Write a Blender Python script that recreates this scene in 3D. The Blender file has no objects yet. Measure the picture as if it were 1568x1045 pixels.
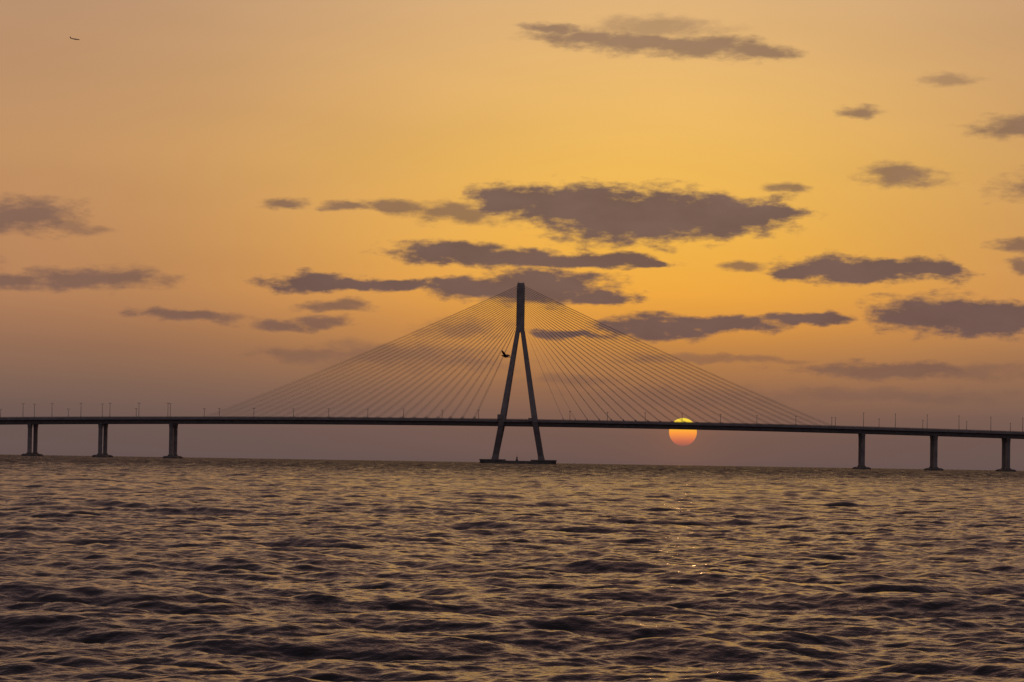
import bpy, bmesh, math, random
import numpy as np
from mathutils import Vector, Matrix

random.seed(4)
scene = bpy.context.scene
scene.view_settings.view_transform = 'Standard'
scene.view_settings.look = 'None'
scene.view_settings.exposure = 0
R_EARTH = 6371000.0
CAM_H = 2.2
SUN_AZ, SUN_EL = 3.22, 0.58        # degrees

def lin(c):
    o = []
    for v in c[:3]:
        v /= 255.0
        o.append(v / 12.92 if v <= 0.04045 else ((v + 0.055) / 1.055) ** 2.4)
    return (o[0], o[1], o[2], 1.0)

# ------------------------------------------------------------------ camera
cam_d = bpy.data.cameras.new("camera")
cam = bpy.data.objects.new("camera", cam_d)
scene.collection.objects.link(cam)
cam.location = (0, 0, CAM_H)
cam_d.sensor_width = 36
cam_d.lens = 106.5
cam_d.clip_start = 0.5
cam_d.clip_end = 60000
cam.rotation_euler = (math.radians(90 + 2.25), math.radians(-0.91), 0)
scene.camera = cam

# ------------------------------------------------------------------ sky
world = bpy.data.worlds.new("sky")
scene.world = world
world.use_nodes = True
try: world.cycles.sampling_method = 'NONE'
except Exception as ex: print(ex)
nt = world.node_tree
nt.nodes.clear()
N, L = nt.nodes, nt.links
def math_n(op, a, b=None, c=None, clamp=False):
    n = N.new("ShaderNodeMath"); n.operation = op; n.use_clamp = clamp
    for i, v in enumerate((a, b, c)):
        if v is None: continue
        if isinstance(v, (int, float)): n.inputs[i].default_value = v
        else: L.new(v, n.inputs[i])
    return n.outputs[0]
def vmath(op, a, b=None, c=None):
    n = N.new("ShaderNodeVectorMath"); n.operation = op
    for i, v in enumerate((a, b, c)):
        if v is None: continue
        if isinstance(v, (tuple, list)): n.inputs[i].default_value = v
        else: L.new(v, n.inputs[i])
    return n
def maprange(v, a, b, c=0.0, d=1.0, mode='SMOOTHSTEP'):
    n = N.new("ShaderNodeMapRange"); n.interpolation_type = mode
    L.new(v, n.inputs[0])
    for i, x in enumerate((a, b, c, d)): n.inputs[i + 1].default_value = x
    return n.outputs[0]
def mixc(f, a, b, mode='MIX'):
    n = N.new("ShaderNodeMix"); n.data_type = 'RGBA'; n.blend_type = mode
    if isinstance(f, (int, float)): n.inputs[0].default_value = f
    else: L.new(f, n.inputs[0])
    for s, v in ((6, a), (7, b)):
        if isinstance(v, tuple): n.inputs[s].default_value = v
        else: L.new(v, n.inputs[s])
    return n.outputs[2]
def ramp(fac, stops):
    n = N.new("ShaderNodeValToRGB"); L.new(fac, n.inputs[0])
    cr = n.color_ramp
    while len(cr.elements) > 1: cr.elements.remove(cr.elements[-1])
    cr.elements[0].position = stops[0][0]; cr.elements[0].color = stops[0][1]
    for p, c in stops[1:]:
        e = cr.elements.new(p); e.color = c
    return n.outputs[0]

tc = N.new("ShaderNodeTexCoord")
dirv = tc.outputs["Generated"]
sep = N.new("ShaderNodeSeparateXYZ"); L.new(dirv, sep.inputs[0])
DEG = 180 / math.pi
az = math_n('MULTIPLY', math_n('ARCTAN2', sep.outputs[0], sep.outputs[1]), DEG)
el = math_n('MULTIPLY', math_n('ARCSINE', sep.outputs[2]), DEG)
# elevation ramp axis: sqrt(el/90) for resolution near the horizon
elp = math_n('SQRT', math_n('DIVIDE', math_n('MAXIMUM', el, 0.0), 90.0))
def S(e): return math.sqrt(e / 90.0)
els = [0.0, 0.5, 0.9, 1.35, 1.95, 2.6, 3.2, 4.1, 5.7, 7.2, 8.75, 13, 25, 60, 90]
cen = [(108,85,80),(117,89,79),(129,95,79),(151,107,78),(186,128,74),(223,152,68),(242,170,67),(244,181,75),
       (241,187,92),(235,185,110),(225,180,124),(196,150,116),(122,92,90),(70,64,74),(62,64,80)]
edg = [(102,84,82),(107,87,82),(114,91,83),(126,98,84),(144,107,86),(163,118,89),(177,127,91),(186,134,95),
       (190,142,99),(188,144,107),(181,142,111),(160,126,108),(104,84,88),(68,64,76),(62,64,80)]
r_c = ramp(elp, [(S(e), lin(c)) for e, c in zip(els, cen)])
r_e = ramp(elp, [(S(e), lin(c)) for e, c in zip(els, edg)])
daz = math_n('SUBTRACT', az, 2.6)
g = math_n('EXPONENT', math_n('MULTIPLY', math_n('POWER', math_n('ABSOLUTE', math_n('DIVIDE', daz, 7.2)), 2.0), -1.0))
haze = mixc(g, r_e, r_c)
back = (0.095, 0.080, 0.088, 1)
haze = mixc(maprange(sep.outputs[1], 0.92, -0.3), haze, back)
# Nishita sky visible through the haze high up
sky = N.new("ShaderNodeTexSky"); sky.sky_type = 'NISHITA'; sky.sun_disc = False
sky.sun_elevation = math.radians(SUN_EL); sky.sun_rotation = math.radians(SUN_AZ)
sky.dust_density = 4.0
nish = mixc(1.0, sky.outputs[0], (0.1, 0.1, 0.1, 1), 'MULTIPLY')
haze = mixc(maprange(el, 10, 70, 0.0, 0.25), haze, nish)

# large soft unevenness of the haze
cmb = N.new("ShaderNodeCombineXYZ"); L.new(az, cmb.inputs[0]); L.new(el, cmb.inputs[1])
P = cmb.outputs[0]
def noise(vec, scale, detail, rough=0.55, dist=0.0):
    n = N.new("ShaderNodeTexNoise"); n.noise_dimensions = '2D'
    L.new(vec, n.inputs["Vector"]); n.inputs["Scale"].default_value = scale
    n.inputs["Detail"].default_value = detail; n.inputs["Roughness"].default_value = rough
    n.inputs["Distortion"].default_value = dist
    return n
st0 = vmath('MULTIPLY', P, (0.12, 0.6, 1)).outputs[0]
n0 = noise(st0, 1.0, 2)
streak = maprange(n0.outputs[0], 0.3, 0.7, 0.97, 1.03, 'LINEAR')
sc = N.new("ShaderNodeCombineXYZ")
for i in range(3): L.new(streak, sc.inputs[i])
haze = mixc(1.0, haze, sc.outputs[0], 'MULTIPLY')

# sun disc dimmed and reddened by the haze
sd = vmath('SUBTRACT', P, (SUN_AZ, SUN_EL, 0)).outputs[0]
sl = vmath('LENGTH', sd).outputs["Value"]
smask = maprange(sl, 0.266, 0.258)
relz = maprange(el, SUN_EL - 0.265, SUN_EL + 0.265, 0, 1, 'LINEAR')
suncol = ramp(relz, [(0.0, lin((150,94,82))), (0.2, lin((206,112,80))), (0.45, lin((252,152,68))),
                     (0.7, lin((255,194,50))), (1.0, lin((255,224,72)))])
glow = math_n('MULTIPLY', math_n('EXPONENT', math_n('MULTIPLY', sl, -1.6)), 0.08)
haze = mixc(glow, haze, lin((255,150,60)))
col = mixc(smask, haze, suncol)

# clouds: soft lens-shaped banks with ragged turbulent edges
wv = vmath('MULTIPLY', P, (0.8, 1.9, 1)).outputs[0]
nw = noise(wv, 0.9, 5, 0.55)
w = vmath('SUBTRACT', nw.outputs["Color"], (0.5, 0.5, 0.5)).outputs[0]
w = vmath('MULTIPLY', w, (1.1, 0.40, 0)).outputs[0]
Pw = vmath('ADD', P, w).outputs[0]
wv2 = vmath('MULTIPLY', P, (0.75, 2.0, 1)).outputs[0]
ne = noise(wv2, 2.6, 6, 0.6)
edge = math_n('MULTIPLY', math_n('SUBTRACT', ne.outputs[0], 0.5), 1.9)
edge_s = math_n('MULTIPLY', edge, 0.82)

def AE(u, v):   # survey units (1/81 degree) from the frame origin to azimuth / elevation
    du = u - 784.0; dv = 522.5 - v
    X = du - 0.0159 * dv; Z = 708.5 - v + 0.0159 * du
    return X / 81.0, Z / 81.0 - 0.048
strong = [(800,306,66,19),(880,316,110,27),(980,332,120,36),(1080,330,105,29),(1160,332,54,15),
          (690,388,78,14),(790,396,85,12),(900,398,76,10),(980,403,36,5),
          (470,434,62,14),(545,440,54,8),(615,436,50,8),
          (740,441,84,15),(830,440,84,22),(915,457,46,11),
          (1010,503,76,16),(1110,496,76,12),(1235,489,48,8),(870,512,44,7),
          (1330,415,100,16),(1225,418,42,13),(1420,418,46,13),
          (1420,484,76,25),(1530,491,80,20),(1640,480,70,20)]
medium = [(690,325,56,13),(600,317,52,8),(540,318,34,6),(428,495,33,7),(487,494,33,7),(512,471,40,6),
          (1135,409,24,6),(1382,272,46,12),(1202,289,25,7),(1545,203,52,14),(1565,378,32,10),(1568,412,22,7),
          (140,430,84,12),(15,432,46,8),(45,336,54,19),(-20,345,45,16),
          (890,58,66,10),(965,66,66,13),(1060,72,66,11),(1150,82,50,9),(840,44,34,5),
          (1310,179,25,8),(275,485,60,7),(430,312,33,7),(1370,570,115,8),
          (1700,300,120,20),(1850,420,150,22),(-200,400,120,16),(-380,250,150,26)]
faint = [(470,544,64,8),(610,546,105,14),(700,500,50,10),(700,556,60,8),(1080,550,38,5),(1155,553,48,5),
         (1480,573,60,8),(1060,610,110,12),(1330,606,120,8),(870,583,46,8),(990,548,32,6),
         (1010,44,70,10),(115,352,40,5),(1440,130,30,6)]
def layer(lst, dens, soft, ed, mid=1.25):
    r = None
    for (u, v, hw, hh) in lst:
        a, e = AE(u, v); sx, sy = 81.0 / hw, 81.0 / hh
        q = vmath('MULTIPLY_ADD', Pw, (sx, sy, 0), (-a * sx, -e * sy, 0)).outputs[0]
        l = vmath('LENGTH', q).outputs["Value"]
        r = l if r is None else math_n('MINIMUM', r, l)
    rr = math_n('ADD', r, ed)
    return maprange(rr, mid + soft, mid - soft, 0.0, dens)
aS = layer(strong, 0.94, 0.42, edge_s, 1.2)
aM = layer(medium, 0.74, 0.7, edge)
aF = layer(faint, 0.50, 0.85, edge)
alpha = math_n('MAXIMUM', math_n('MAXIMUM', aS, aM), aF)
alpha = math_n('MULTIPLY', alpha, maprange(el, 0.5, 2.4, 0.38, 1.0))
ccol = ramp(elp, [(S(0.5), lin((98,79,77))), (S(2.0), lin((106,82,78))), (S(4.5), lin((106,84,81))), (S(8.5), lin((126,100,91)))])
cvv = maprange(nw.outputs[0], 0.3, 0.7, 0.92, 1.1, 'LINEAR')
sc2 = N.new("ShaderNodeCombineXYZ")
for i in range(3): L.new(cvv, sc2.inputs[i])
ccol = mixc(1.0, ccol, sc2.outputs[0], 'MULTIPLY')
col = mixc(alpha, col, ccol)
bg = N.new("ShaderNodeBackground"); L.new(col, bg.inputs[0]); bg.inputs[1].default_value = 1.0
out = N.new("ShaderNodeOutputWorld"); L.new(bg.outputs[0], out.inputs[0])

# ------------------------------------------------------------------ sun lamp
sl_d = bpy.data.lights.new("sun", 'SUN'); sl_d.energy = 0.002; sl_d.angle = math.radians(0.53)
sl_d.color = (1.0, 0.5, 0.2)
sun = bpy.data.objects.new("sun", sl_d); scene.collection.objects.link(sun)
a, e = math.radians(SUN_AZ), math.radians(SUN_EL)
sdv = Vector((math.sin(a) * math.cos(e), math.cos(a) * math.cos(e), math.sin(e)))
sun.rotation_euler = sdv.to_track_quat('Z', 'Y').to_euler()
sun.location = (100, 1500, 60)

# ------------------------------------------------------------------ materials
def mat(name, color, rough=0.8, var=0.15, scale=0.3, bump=0.0, metallic=0.0):
    m = bpy.data.materials.new(name); m.use_nodes = True
    t = m.node_tree; b = t.nodes["Principled BSDF"]
    b.inputs["Roughness"].default_value = rough
    b.inputs["Metallic"].default_value = metallic
    tcn = t.nodes.new("ShaderNodeTexCoord"); nn = t.nodes.new("ShaderNodeTexNoise")
    nn.inputs["Scale"].default_value = scale; nn.inputs["Detail"].default_value = 6
    t.links.new(tcn.outputs["Object"], nn.inputs["Vector"])
    cr = t.nodes.new("ShaderNodeValToRGB")
    cr.color_ramp.elements[0].position = 0.3; cr.color_ramp.elements[1].position = 0.7
    cr.color_ramp.elements[0].color = tuple(c * (1 - var) for c in color) + (1,)
    cr.color_ramp.elements[1].color = tuple(c * (1 + var) for c in color) + (1,)
    t.links.new(nn.outputs[0], cr.inputs[0]); t.links.new(cr.outputs[0], b.inputs["Base Color"])
    if bump:
        bn = t.nodes.new("ShaderNodeBump"); bn.inputs["Distance"].default_value = bump
        t.links.new(nn.outputs[0], bn.inputs["Height"]); t.links.new(bn.outputs[0], b.inputs["Normal"])
    return m
M_conc = mat("weathered_concrete", (0.42, 0.36, 0.36), 0.85, 0.2, 0.25, 0.05)
M_cap = mat("wet_concrete", (0.26, 0.22, 0.21), 0.7, 0.3, 0.5, 0.1)
M_asph = mat("asphalt", (0.05, 0.05, 0.05), 0.9)
M_cable = mat("cable_sheath", (0.6, 0.52, 0.48), 0.6)
M_steel = mat("galvanised_steel", (0.30, 0.30, 0.30), 0.5, 0.1, 1.0, 0, 0.4)
M_plane = mat("aircraft_paint", (0.5, 0.42, 0.40), 0.4)
M_bird = mat("dark_plumage", (0.16, 0.10, 0.08), 0.8, 0.3, 4)

# ------------------------------------------------------------------ sea
def cascade(Lt, n, lmin, lmax, slope, wdir, spread, seed, pw=-2.0, iso=0.15):
    rg = np.random.default_rng(seed)
    k1 = np.fft.fftfreq(n, Lt / n) * 2 * np.pi
    kx, ky = np.meshgrid(k1, k1, indexing='ij')
    k = np.hypot(kx, ky); k[0, 0] = 1
    band = ((k > 2 * np.pi / lmax) & (k < 2 * np.pi / lmin)).astype(float)
    cosd = (kx * math.sin(wdir) + ky * math.cos(wdir)) / k
    D = np.abs(cosd) ** spread * (1 - iso) + iso
    amp = np.sqrt(D) * k ** pw * band
    H = (rg.normal(size=k.shape) + 1j * rg.normal(size=k.shape)) * amp
    h = np.fft.ifft2(H).real
    Hk = np.fft.fft2(h)
    dx = np.fft.ifft2(-1j * kx / k * Hk).real; dy = np.fft.ifft2(-1j * ky / k * Hk).real
    sx = np.fft.ifft2(1j * kx * Hk).real; sy = np.fft.ifft2(1j * ky * Hk).real
    s = slope / math.sqrt((sx ** 2 + sy ** 2).mean())
    return Lt, n, h * s, dx * s, dy * s
def sample(c, X, Y):
    Lt, n, h, dx, dy = c
    fx = (X / Lt * n) % n; fy = (Y / Lt * n) % n
    i = np.floor(fx).astype(np.int64); j = np.floor(fy).astype(np.int64)
    tx = fx - i; ty = fy - j; i %= n; j %= n; i1 = (i + 1) % n; j1 = (j + 1) % n
    o = []
    for f in (h, dx, dy):
        o.append(f[i, j] * (1 - tx) * (1 - ty) + f[i1, j] * tx * (1 - ty) + f[i, j1] * (1 - tx) * ty + f[i1, j1] * tx * ty)
    return o
wd = math.radians(6)
cA = cascade(311.0, 1024, 3.5, 13.0, 0.055, wd, 7, 11, -1.9, 0.05)
cB = cascade(83.0, 1024, 0.6, 3.5, 0.155, wd + 0.15, 4, 2, -1.7, 0.08)
cC = cascade(19.3, 1024, 0.14, 0.6, 0.15, wd - 0.2, 3, 3, -1.8, 0.1)

rings = [20.0]
while rings[-1] < 200: rings.append(rings[-1] * 1.0013)
while rings[-1] < 1400: rings.append(rings[-1] * 1.0018)
while rings[-1] < 14000: rings.append(rings[-1] * 1.012)
rings = np.array([0.5, 3, 6, 9, 12, 16] + rings)
dense = np.linspace(-12.5, 12.5, 820)
az_all = np.concatenate([np.linspace(-180, -14.5, 60), dense, np.linspace(14.5, 180, 60)[:-1]])
azr = np.radians(az_all)
RR, AA = np.meshgrid(rings, azr, indexing='ij')
X = RR * np.sin(AA); Y = RR * np.cos(AA)
dr = np.gradient(rings)[:, None] * np.ones_like(RR)
Z = np.zeros_like(X); DX = np.zeros_like(X); DY = np.zeros_like(X)
inside = (np.abs(np.degrees(AA)) < 13).astype(float)
for c, lam, chop in ((cA, 8.0, 0.7), (cB, 3.4, 0.55), (cC, 0.5, 0.4)):
    att = np.clip(lam / (2.2 * dr) - 0.5, 0, 1) * inside
    h, dx, dy = sample(c, X, Y)
    Z += h * att; DX += dx * att * chop; DY += dy * att * chop
Xf = X + DX; Yf = Y + DY
Zf = Z - (RR ** 2) / (2 * R_EARTH)
nr, na = X.shape
co = np.stack([Xf, Yf, Zf], -1).reshape(-1, 3).astype(np.float32)
idx = np.arange(nr * na).reshape(nr, na)
idn = np.roll(idx, -1, axis=1)
quads = np.stack([idx[:-1], idx[1:], idn[1:], idn[:-1]], -1).reshape(-1, 4)
me = bpy.data.meshes.new("sea")
me.vertices.add(len(co)); me.vertices.foreach_set("co", co.ravel())
me.loops.add(quads.size); me.loops.foreach_set("vertex_index", quads.ravel().astype(np.int32))
me.polygons.add(len(quads))
me.polygons.foreach_set("loop_start", np.arange(0, quads.size, 4, dtype=np.int32))
me.polygons.foreach_set("loop_total", np.full(len(quads), 4, dtype=np.int32))
me.polygons.foreach_set("use_smooth", np.ones(len(quads), dtype=bool))
me.update(calc_edges=True)
sea = bpy.data.objects.new("sea", me); scene.collection.objects.link(sea)
print("sea verts", len(co), "normal z", me.polygons[len(quads)//2].normal.z)
if me.polygons[len(quads)//2].normal.z < 0: me.flip_normals()

m = bpy.data.materials.new("sea_water"); m.use_nodes = True
t = m.node_tree; b = t.nodes["Principled BSDF"]
b.inputs["Base Color"].default_value = (0.040, 0.030, 0.030, 1)
b.inputs["IOR"].default_value = 1.333
geo = t.nodes.new("ShaderNodeNewGeometry")
lenn = t.nodes.new("ShaderNodeVectorMath"); lenn.operation = 'LENGTH'
t.links.new(geo.outputs["Position"], lenn.inputs[0])
far = t.nodes.new("ShaderNodeMapRange"); far.interpolation_type = 'SMOOTHSTEP'
t.links.new(lenn.outputs["Value"], far.inputs[0])
for i, v in enumerate((40, 900, 0.06, 0.42)): far.inputs[i + 1].default_value = v
def tnoise(scale, detail, sx=0.8, sy=1.0, rough=0.6):
    mp = t.nodes.new("ShaderNodeVectorMath"); mp.operation = 'MULTIPLY'
    mp.inputs[1].default_value = (sx, sy, 0.2)
    t.links.new(geo.outputs["Position"], mp.inputs[0])
    n = t.nodes.new("ShaderNodeTexNoise"); n.inputs["Scale"].default_value = scale
    n.inputs["Detail"].default_value = detail; n.inputs["Roughness"].default_value = rough
    t.links.new(mp.outputs[0], n.inputs["Vector"]); return n.outputs[0]
# wind-ruffled patches: unresolved ripple slope varies from group to group
pr = t.nodes.new("ShaderNodeMapRange")
t.links.new(tnoise(1.0, 4, 0.25, 0.028, 0.8), pr.inputs[0])
for i, v in enumerate((0.38, 0.62, 0.55, 1.6)): pr.inputs[i + 1].default_value = v
rm = t.nodes.new("ShaderNodeMath"); rm.operation = 'MULTIPLY'
t.links.new(far.outputs[0], rm.inputs[0]); t.links.new(pr.outputs[0], rm.inputs[1])
t.links.new(rm.outputs[0], b.inputs["Roughness"])
b1 = t.nodes.new("ShaderNodeBump"); b1.inputs["Distance"].default_value = 0.025
t.links.new(tnoise(6.0, 3), b1.inputs["Height"])
b2 = t.nodes.new("ShaderNodeBump"); b2.inputs["Distance"].default_value = 1.0
fs = t.nodes.new("ShaderNodeMapRange")
t.links.new(lenn.outputs["Value"], fs.inputs[0])
for i, v in enumerate((150, 800, 0.0, 1.0)): fs.inputs[i + 1].default_value = v
t.links.new(fs.outputs[0], b2.inputs["Strength"])
t.links.new(tnoise(0.5, 4), b2.inputs["Height"])
t.links.new(b1.outputs[0], b2.inputs["Normal"])
t.links.new(b2.outputs[0], b.inputs["Normal"])
me.materials.append(m)

# ------------------------------------------------------------------ bridge
BR_ANG = math.radians(1.5)
BX, BY = 4.4, 2157.0
BZ = -(BY ** 2) / (2 * R_EARTH)
bridge = bpy.data.objects.new("cable_stayed_bridge", None)
bridge.location = (BX, BY, BZ); bridge.rotation_euler = (0, 0, -BR_ANG)
bridge.empty_display_size = 20
scene.collection.objects.link(bridge)
def deck_z(s): return 31.2 - 3.9 * (s / 365.0) ** 2 + 0.4 * (s / 365.0)   # parapet top
def finish(bm, name, mats, parent=None, smooth=False):
    bmesh.ops.recalc_face_normals(bm, faces=bm.faces)
    d = bpy.data.meshes.new(name); bm.to_mesh(d); bm.free()
    for mm in mats: d.materials.append(mm)
    if smooth:
        for p in d.polygons: p.use_smooth = True
    o = bpy.data.objects.new(name, d); scene.collection.objects.link(o)
    if parent: o.parent = parent
    return o
def loft(bm, secs, mi=0):
    prev = None; first = None
    for (cx, cy, z, w, d) in secs:
        c = min(w, d) * 0.14; hw, hd = w / 2, d / 2
        pts = [(-hw + c, -hd), (hw - c, -hd), (hw, -hd + c), (hw, hd - c), (hw - c, hd), (-hw + c, hd), (-hw, hd - c), (-hw, -hd + c)]
        vs = [bm.verts.new((cx + x, cy + y, z)) for x, y in pts]
        if prev:
            for i in range(8):
                f = bm.faces.new((prev[i], prev[(i + 1) % 8], vs[(i + 1) % 8], vs[i])); f.material_index = mi
        else: first = vs
        prev = vs
    bm.faces.new(first[::-1]).material_index = mi; bm.faces.new(prev).material_index = mi
def box(bm, x0, x1, y0, y1, z0, z1, mi=0):
    v = [bm.verts.new(p) for p in ((x0,y0,z0),(x1,y0,z0),(x1,y1,z0),(x0,y1,z0),(x0,y0,z1),(x1,y0,z1),(x1,y1,z1),(x0,y1,z1))]
    for f in ((3,2,1,0),(4,5,6,7),(0,1,5,4),(1,2,6,5),(2,3,7,6),(3,0,4,7)):
        bm.faces.new([v[i] for i in f]).material_index = mi
def tube(bm, p0, p1, r0, r1, n=6, mi=0, sag=0.0, seg=1):
    p0, p1 = Vector(p0), Vector(p1); d = (p1 - p0).normalized()
    up = Vector((0, 0, 1)) if abs(d.z) < 0.95 else Vector((1, 0, 0))
    a = d.cross(up).normalized(); c = a.cross(d)
    prev = None
    for k in range(seg + 1):
        tt = k / seg; p = p0.lerp(p1, tt) - Vector((0, 0, sag * 4 * tt * (1 - tt))); r = r0 + (r1 - r0) * tt
        vs = [bm.verts.new(p + a * (r * math.cos(i * 2 * math.pi / n)) + c * (r * math.sin(i * 2 * math.pi / n))) for i in range(n)]
        if prev:
            for i in range(n):
                bm.faces.new((prev[i], prev[(i + 1) % n], vs[(i + 1) % n], vs[i])).material_index = mi
        else: bm.faces.new(vs[::-1]).material_index = mi
        prev = vs
    bm.faces.new(prev).material_index = mi

# deck: two box-girder carriageways with parapets
TC = 11.0
prof = [(-8.6,-1.15),(-8.6,0.0),(-8.3,0.0),(-8.25,-1.1),(8.25,-1.1),(8.3,0.0),(8.6,0.0),(8.6,-1.15),(8.6,-1.75),(4.6,-2.4),(3.6,-4.6),(-3.6,-4.6),(-4.6,-2.4),(-8.6,-1.75)]
for ci, tcen in enumerate((-TC, TC)):
    bm = bmesh.new(); prev = None
    for s in np.arange(-900, 901, 10.0):
        vs = [bm.verts.new((s, tcen + y, deck_z(s) + z)) for y, z in prof]
        if prev:
            for i in range(len(prof)):
                f = bm.faces.new((prev[i], prev[(i + 1) % len(prof)], vs[(i + 1) % len(prof)], vs[i]))
                f.material_index = 1 if i == 3 else 0
        prev = vs
    for s in np.arange(-420, 420, 2.5):
        z = deck_z(s)
        for yy in (-8.45, 8.45): box(bm, s - 0.06, s + 0.06, tcen + yy - 0.05, tcen + yy + 0.05, z, z + 0.45)
    for s in np.arange(-420, 420, 10.0):
        for yy in (-8.45, 8.45):
            tube(bm, (s, tcen + yy, deck_z(s) + 0.45), (s + 10, tcen + yy, deck_z(s + 10) + 0.45), 0.06, 0.06, 4)
    finish(bm, "deck_%s" % ("near" if ci == 0 else "far"), [M_conc, M_asph], bridge)

# pylon
bm = bmesh.new()
for sx in (-1, 1):
    for ty in (-1, 1):
        loft(bm, [(sx*16.6, ty*10, 2.8, 4.6, 5.0), (sx*16.0, ty*10.6, 6.0, 3.9, 4.2), (sx*11.7, ty*20.6, 29.5, 3.7, 3.2),
                  (sx*11.0, ty*20.3, 34.0, 3.6, 3.2), (sx*1.75, ty*2.6, 94.5, 3.1, 3.6)])
for sx in (-1, 1):
    tube(bm, (sx*12.1, -19.5, 25.6), (sx*12.1, 19.5, 25.6), 0.9, 0.9, 8)
loft(bm, [(0,0,93.6,6.3,8.4),(0,0,97,5.7,7.4),(0,0,113,5.6,6.2),(0,0,127.8,5.2,5.6),(0,0,128.8,4.6,5.0)])
for k in range(22):
    z = 98 + k * 1.33
    for sx in (-1, 1):
        for ty in (-1.6, 1.6): box(bm, sx*2.6 - 0.35, sx*2.6 + 0.35, ty - 0.4, ty + 0.4, z, z + 0.55)
tube(bm, (-1.9, 0, 128.6), (-1.9, 0, 130.2), 0.14, 0.1); tube(bm, (1.9, 0, 128.6), (1.9, 0, 129.8), 0.14, 0.1)
box(bm, -14.6, -11.2, -22.9, -18.9, 31.2, 34.6); box(bm, 7.2, 9.8, -22.6, -19.2, 30.2, 32.4)
finish(bm, "pylon", [M_conc], bridge)
# pylon foundation
bm = bmesh.new()
loft(bm, [(0,0,-3,54,26),(0,0,1.7,54,26),(0,0,2.1,53.4,25.4)])
for sx in (-1, 1):
    loft(bm, [(sx*18.2,0,2.0,18.5,27.2),(sx*18.2,0,3.0,18.0,26.6)])
box(bm, -1.2, -0.2, -9, -7.6, 2.05, 4.8); box(bm, -1.6, 0.2, -9.4, -7.2, 2.05, 3.0)
tube(bm, (-0.7, -8.3, 4.8), (-0.7, -8.3, 6.2), 0.1, 0.08)
finish(bm, "pylon_foundation", [M_cap], bridge)
# stay cables
bm = bmesh.new(); NC = 23
for side in (-1, 1):
    for plane in (-TC - 8.0, -TC + 8.0, TC - 8.0, TC + 8.0):
        for k in range(NC):
            f = k / (NC - 1)
            s = side * (32.5 + (225.0 - 32.5) * f)
            zt = 98 + 28.5 * f ** 0.85
            tyy = 1.6 * (1 if plane > 0 else -1) * (1.25 if abs(plane) > TC else 0.75)
            p0 = (side * 2.5, tyy, zt); p1 = (s, plane, deck_z(s) - 0.9)
            ln = (Vector(p0) - Vector(p1)).length
            tube(bm, p0, p1, 0.055, 0.055, 5, 0, sag=ln * 0.0085, seg=8)
            tube(bm, p1, Vector(p1).lerp(Vector(p0), 3.2 / ln), 0.2, 0.17, 6)
finish(bm, "stay_cables", [M_cable], bridge)
# approach piers
pier_s = []
for k in range(8):
    pier_s += [-246.5 - 50.4 * k, 243.6 + 51.0 * k]
for i, s in enumerate(sorted(pier_s)):
    bm = bmesh.new(); zt = deck_z(s) - 4.55
    for tcen in (-TC, TC):
        loft(bm, [(s, tcen, 1.5, 3.0, 5.4), (s, tcen, 3.2, 2.4, 4.8), (s, tcen, zt - 3.5, 2.4, 4.8), (s, tcen, zt - 0.6, 2.6, 7.6), (s, tcen, zt, 2.6, 7.6)])
        box(bm, s - 1.0, s - 0.4, tcen - 2.6, tcen + 2.6, zt, zt + 0.3)
        loft(bm, [(s, tcen, -3, 10.5, 12), (s, tcen, 0.9, 10.5, 12), (s, tcen, 1.6, 7.4, 9.4), (s, tcen, 1.65, 4.0, 6.4), (s, tcen, 2.5, 3.2, 5.6)], 1)
    finish(bm, "approach_pier_%d" % (i + 1), [M_conc, M_cap], bridge)

# street lamps (own objects, shared meshes)
def lamp_mesh(h):
    bm = bmesh.new()
    tube(bm, (0, 0, 0), (0, 0, 0.5), 0.32, 0.28, 8)
    tube(bm, (0, 0, 0.5), (0, 0, h), 0.2, 0.13, 8)
    for d in (-1, 1):
        tube(bm, (0, 0, h), (d * 0.35, d * 1.6, h + 0.35), 0.09, 0.07, 6)
        box(bm, d * 0.35 - 0.38, d * 0.35 + 0.38, 1.45 if d > 0 else -2.5, 2.5 if d > 0 else -1.45, h + 0.27, h + 0.52)
    bmesh.ops.recalc_face_normals(bm, faces=bm.faces)
    d = bpy.data.meshes.new("street_lamp"); bm.to_mesh(d); bm.free(); d.materials.append(M_steel); return d
lmA, lmB = lamp_mesh(7.0), lamp_mesh(10.5)
R = Matrix.Rotation(-BR_ANG, 4, 'Z')
spots = []
for k in range(-8, 9):
    if k != 0: spots.append((k * 26.5 - (1.5 if k < 0 else -10.0), -19.3 if k % 2 else -2.9, lmA))
for k in range(8):
    spots.append((-248.0 - 20.6 * k, -19.3, lmB)); spots.append((-227.0 - 24.4 * k + 2, 2.9, lmB if k % 2 else lmA))
    spots.append((243.0 + 22.3 * k, -19.3, lmB)); spots.append((225 + 31.0 * k, 2.9, lmA))
for (s, ty, lm) in spots:
    p = R @ Vector((s, ty, deck_z(s) - 1.1))
    o = bpy.data.objects.new("street_lamp", lm); scene.collection.objects.link(o)
    o.location = (BX + p.x, BY + p.y, BZ + p.z); o.rotation_euler = (0, 0, -BR_ANG)

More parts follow.
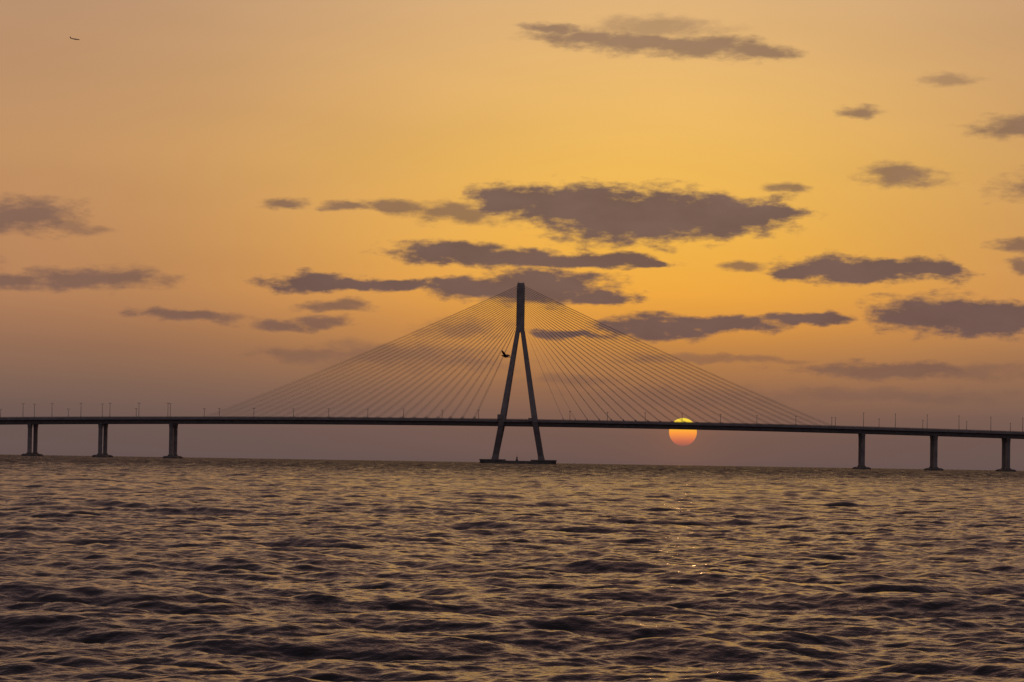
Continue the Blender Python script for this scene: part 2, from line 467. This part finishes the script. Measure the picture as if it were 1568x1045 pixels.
# ------------------------------------------------------------------ airliner
bm = bmesh.new()
prof = [(-20,0.1,0.9),(-17,0.9,0.6),(-12,1.7,0.2),(-6,2.0,0),(8,2.0,0),(14,1.9,0),(17.5,1.3,-0.2),(19.5,0.5,-0.4),(20,0.1,-0.45)]
prev = None
for x, r, z in prof:
    vs = [bm.verts.new((x, r * math.cos(i * math.pi / 6), z + r * math.sin(i * math.pi / 6))) for i in range(12)]
    if prev:
        for i in range(12): bm.faces.new((prev[i], prev[(i + 1) % 12], vs[(i + 1) % 12], vs[i]))
    prev = vs
def slab(pts, th, vertical=False):
    up = Vector((0, th, 0)) if vertical else Vector((0, 0, th))
    a = [bm.verts.new(Vector(p) + up / 2) for p in pts]; c = [bm.verts.new(Vector(p) - up / 2) for p in pts]
    bm.faces.new(a); bm.faces.new(c[::-1])
    for i in range(len(pts)): bm.faces.new((a[i], c[i], c[(i + 1) % len(pts)], a[(i + 1) % len(pts)]))
for sd_ in (-1, 1):
    slab([(5, sd_*1.5, -0.9), (-2.5, sd_*1.5, -0.9), (-6.5, sd_*17.5, 0.8), (-4.8, sd_*17.5, 0.8)], 0.5)
    slab([(-15, sd_*0.6, 0.9), (-19, sd_*0.6, 0.9), (-20, sd_*6.5, 1.4), (-18.6, sd_*6.5, 1.4)], 0.3)
    tube(bm, (4.2, sd_*6, -2.1), (0.4, sd_*6, -2.0), 1.15, 0.8, 10)
slab([(-13, 0, 1.4), (-18.8, 0, 1.2), (-20.8, 0, 7.6), (-18.6, 0, 7.6)], 0.35, True)
plane = finish(bm, "passenger_airplane", [M_plane], None, True)
PA, PE, PD = AE(113, 67) + (12000.0,)
plane.location = (PD * math.sin(math.radians(PA)), PD * math.cos(math.radians(PA)), PD * math.tan(math.radians(PE)))
plane.rotation_euler = (math.radians(10), math.radians(6), math.radians(12))

# ------------------------------------------------------------------ bird
bm = bmesh.new()
prev = None
for x, r, z in [(-0.34,0.01,0),(-0.22,0.045,0),(-0.05,0.085,-0.01),(0.1,0.08,0),(0.2,0.045,0.03),(0.27,0.05,0.045),(0.32,0.03,0.04),(0.37,0.006,0.02)]:
    vs = [bm.verts.new((x, r * math.cos(i * math.pi / 4), z + r * math.sin(i * math.pi / 4))) for i in range(8)]
    if prev:
        for i in range(8): bm.faces.new((prev[i], prev[(i + 1) % 8], vs[(i + 1) % 8], vs[i]))
    prev = vs
for sd_ in (-1, 1):
    slab([(0.13, sd_*0.05, 0.04), (0.2, sd_*0.32, 0.2), (0.12, sd_*0.68, 0.3), (0.0, sd_*0.78, 0.27), (-0.1, sd_*0.6, 0.2), (-0.1, sd_*0.3, 0.13), (-0.13, sd_*0.05, 0.04)], 0.03)
slab([(-0.28, 0.03, 0), (-0.28, -0.03, 0), (-0.5, -0.14, 0.01), (-0.44, 0, 0.01), (-0.5, 0.14, 0.01)], 0.02)
bird = finish(bm, "bird", [M_bird], None, True)
PA, PE, PD = AE(771, 546) + (230.0,)
bird.location = (PD * math.sin(math.radians(PA)), PD * math.cos(math.radians(PA)), CAM_H + PD * math.tan(math.radians(PE)))
bird.rotation_euler = (math.radians(12), math.radians(-8), math.radians(155))
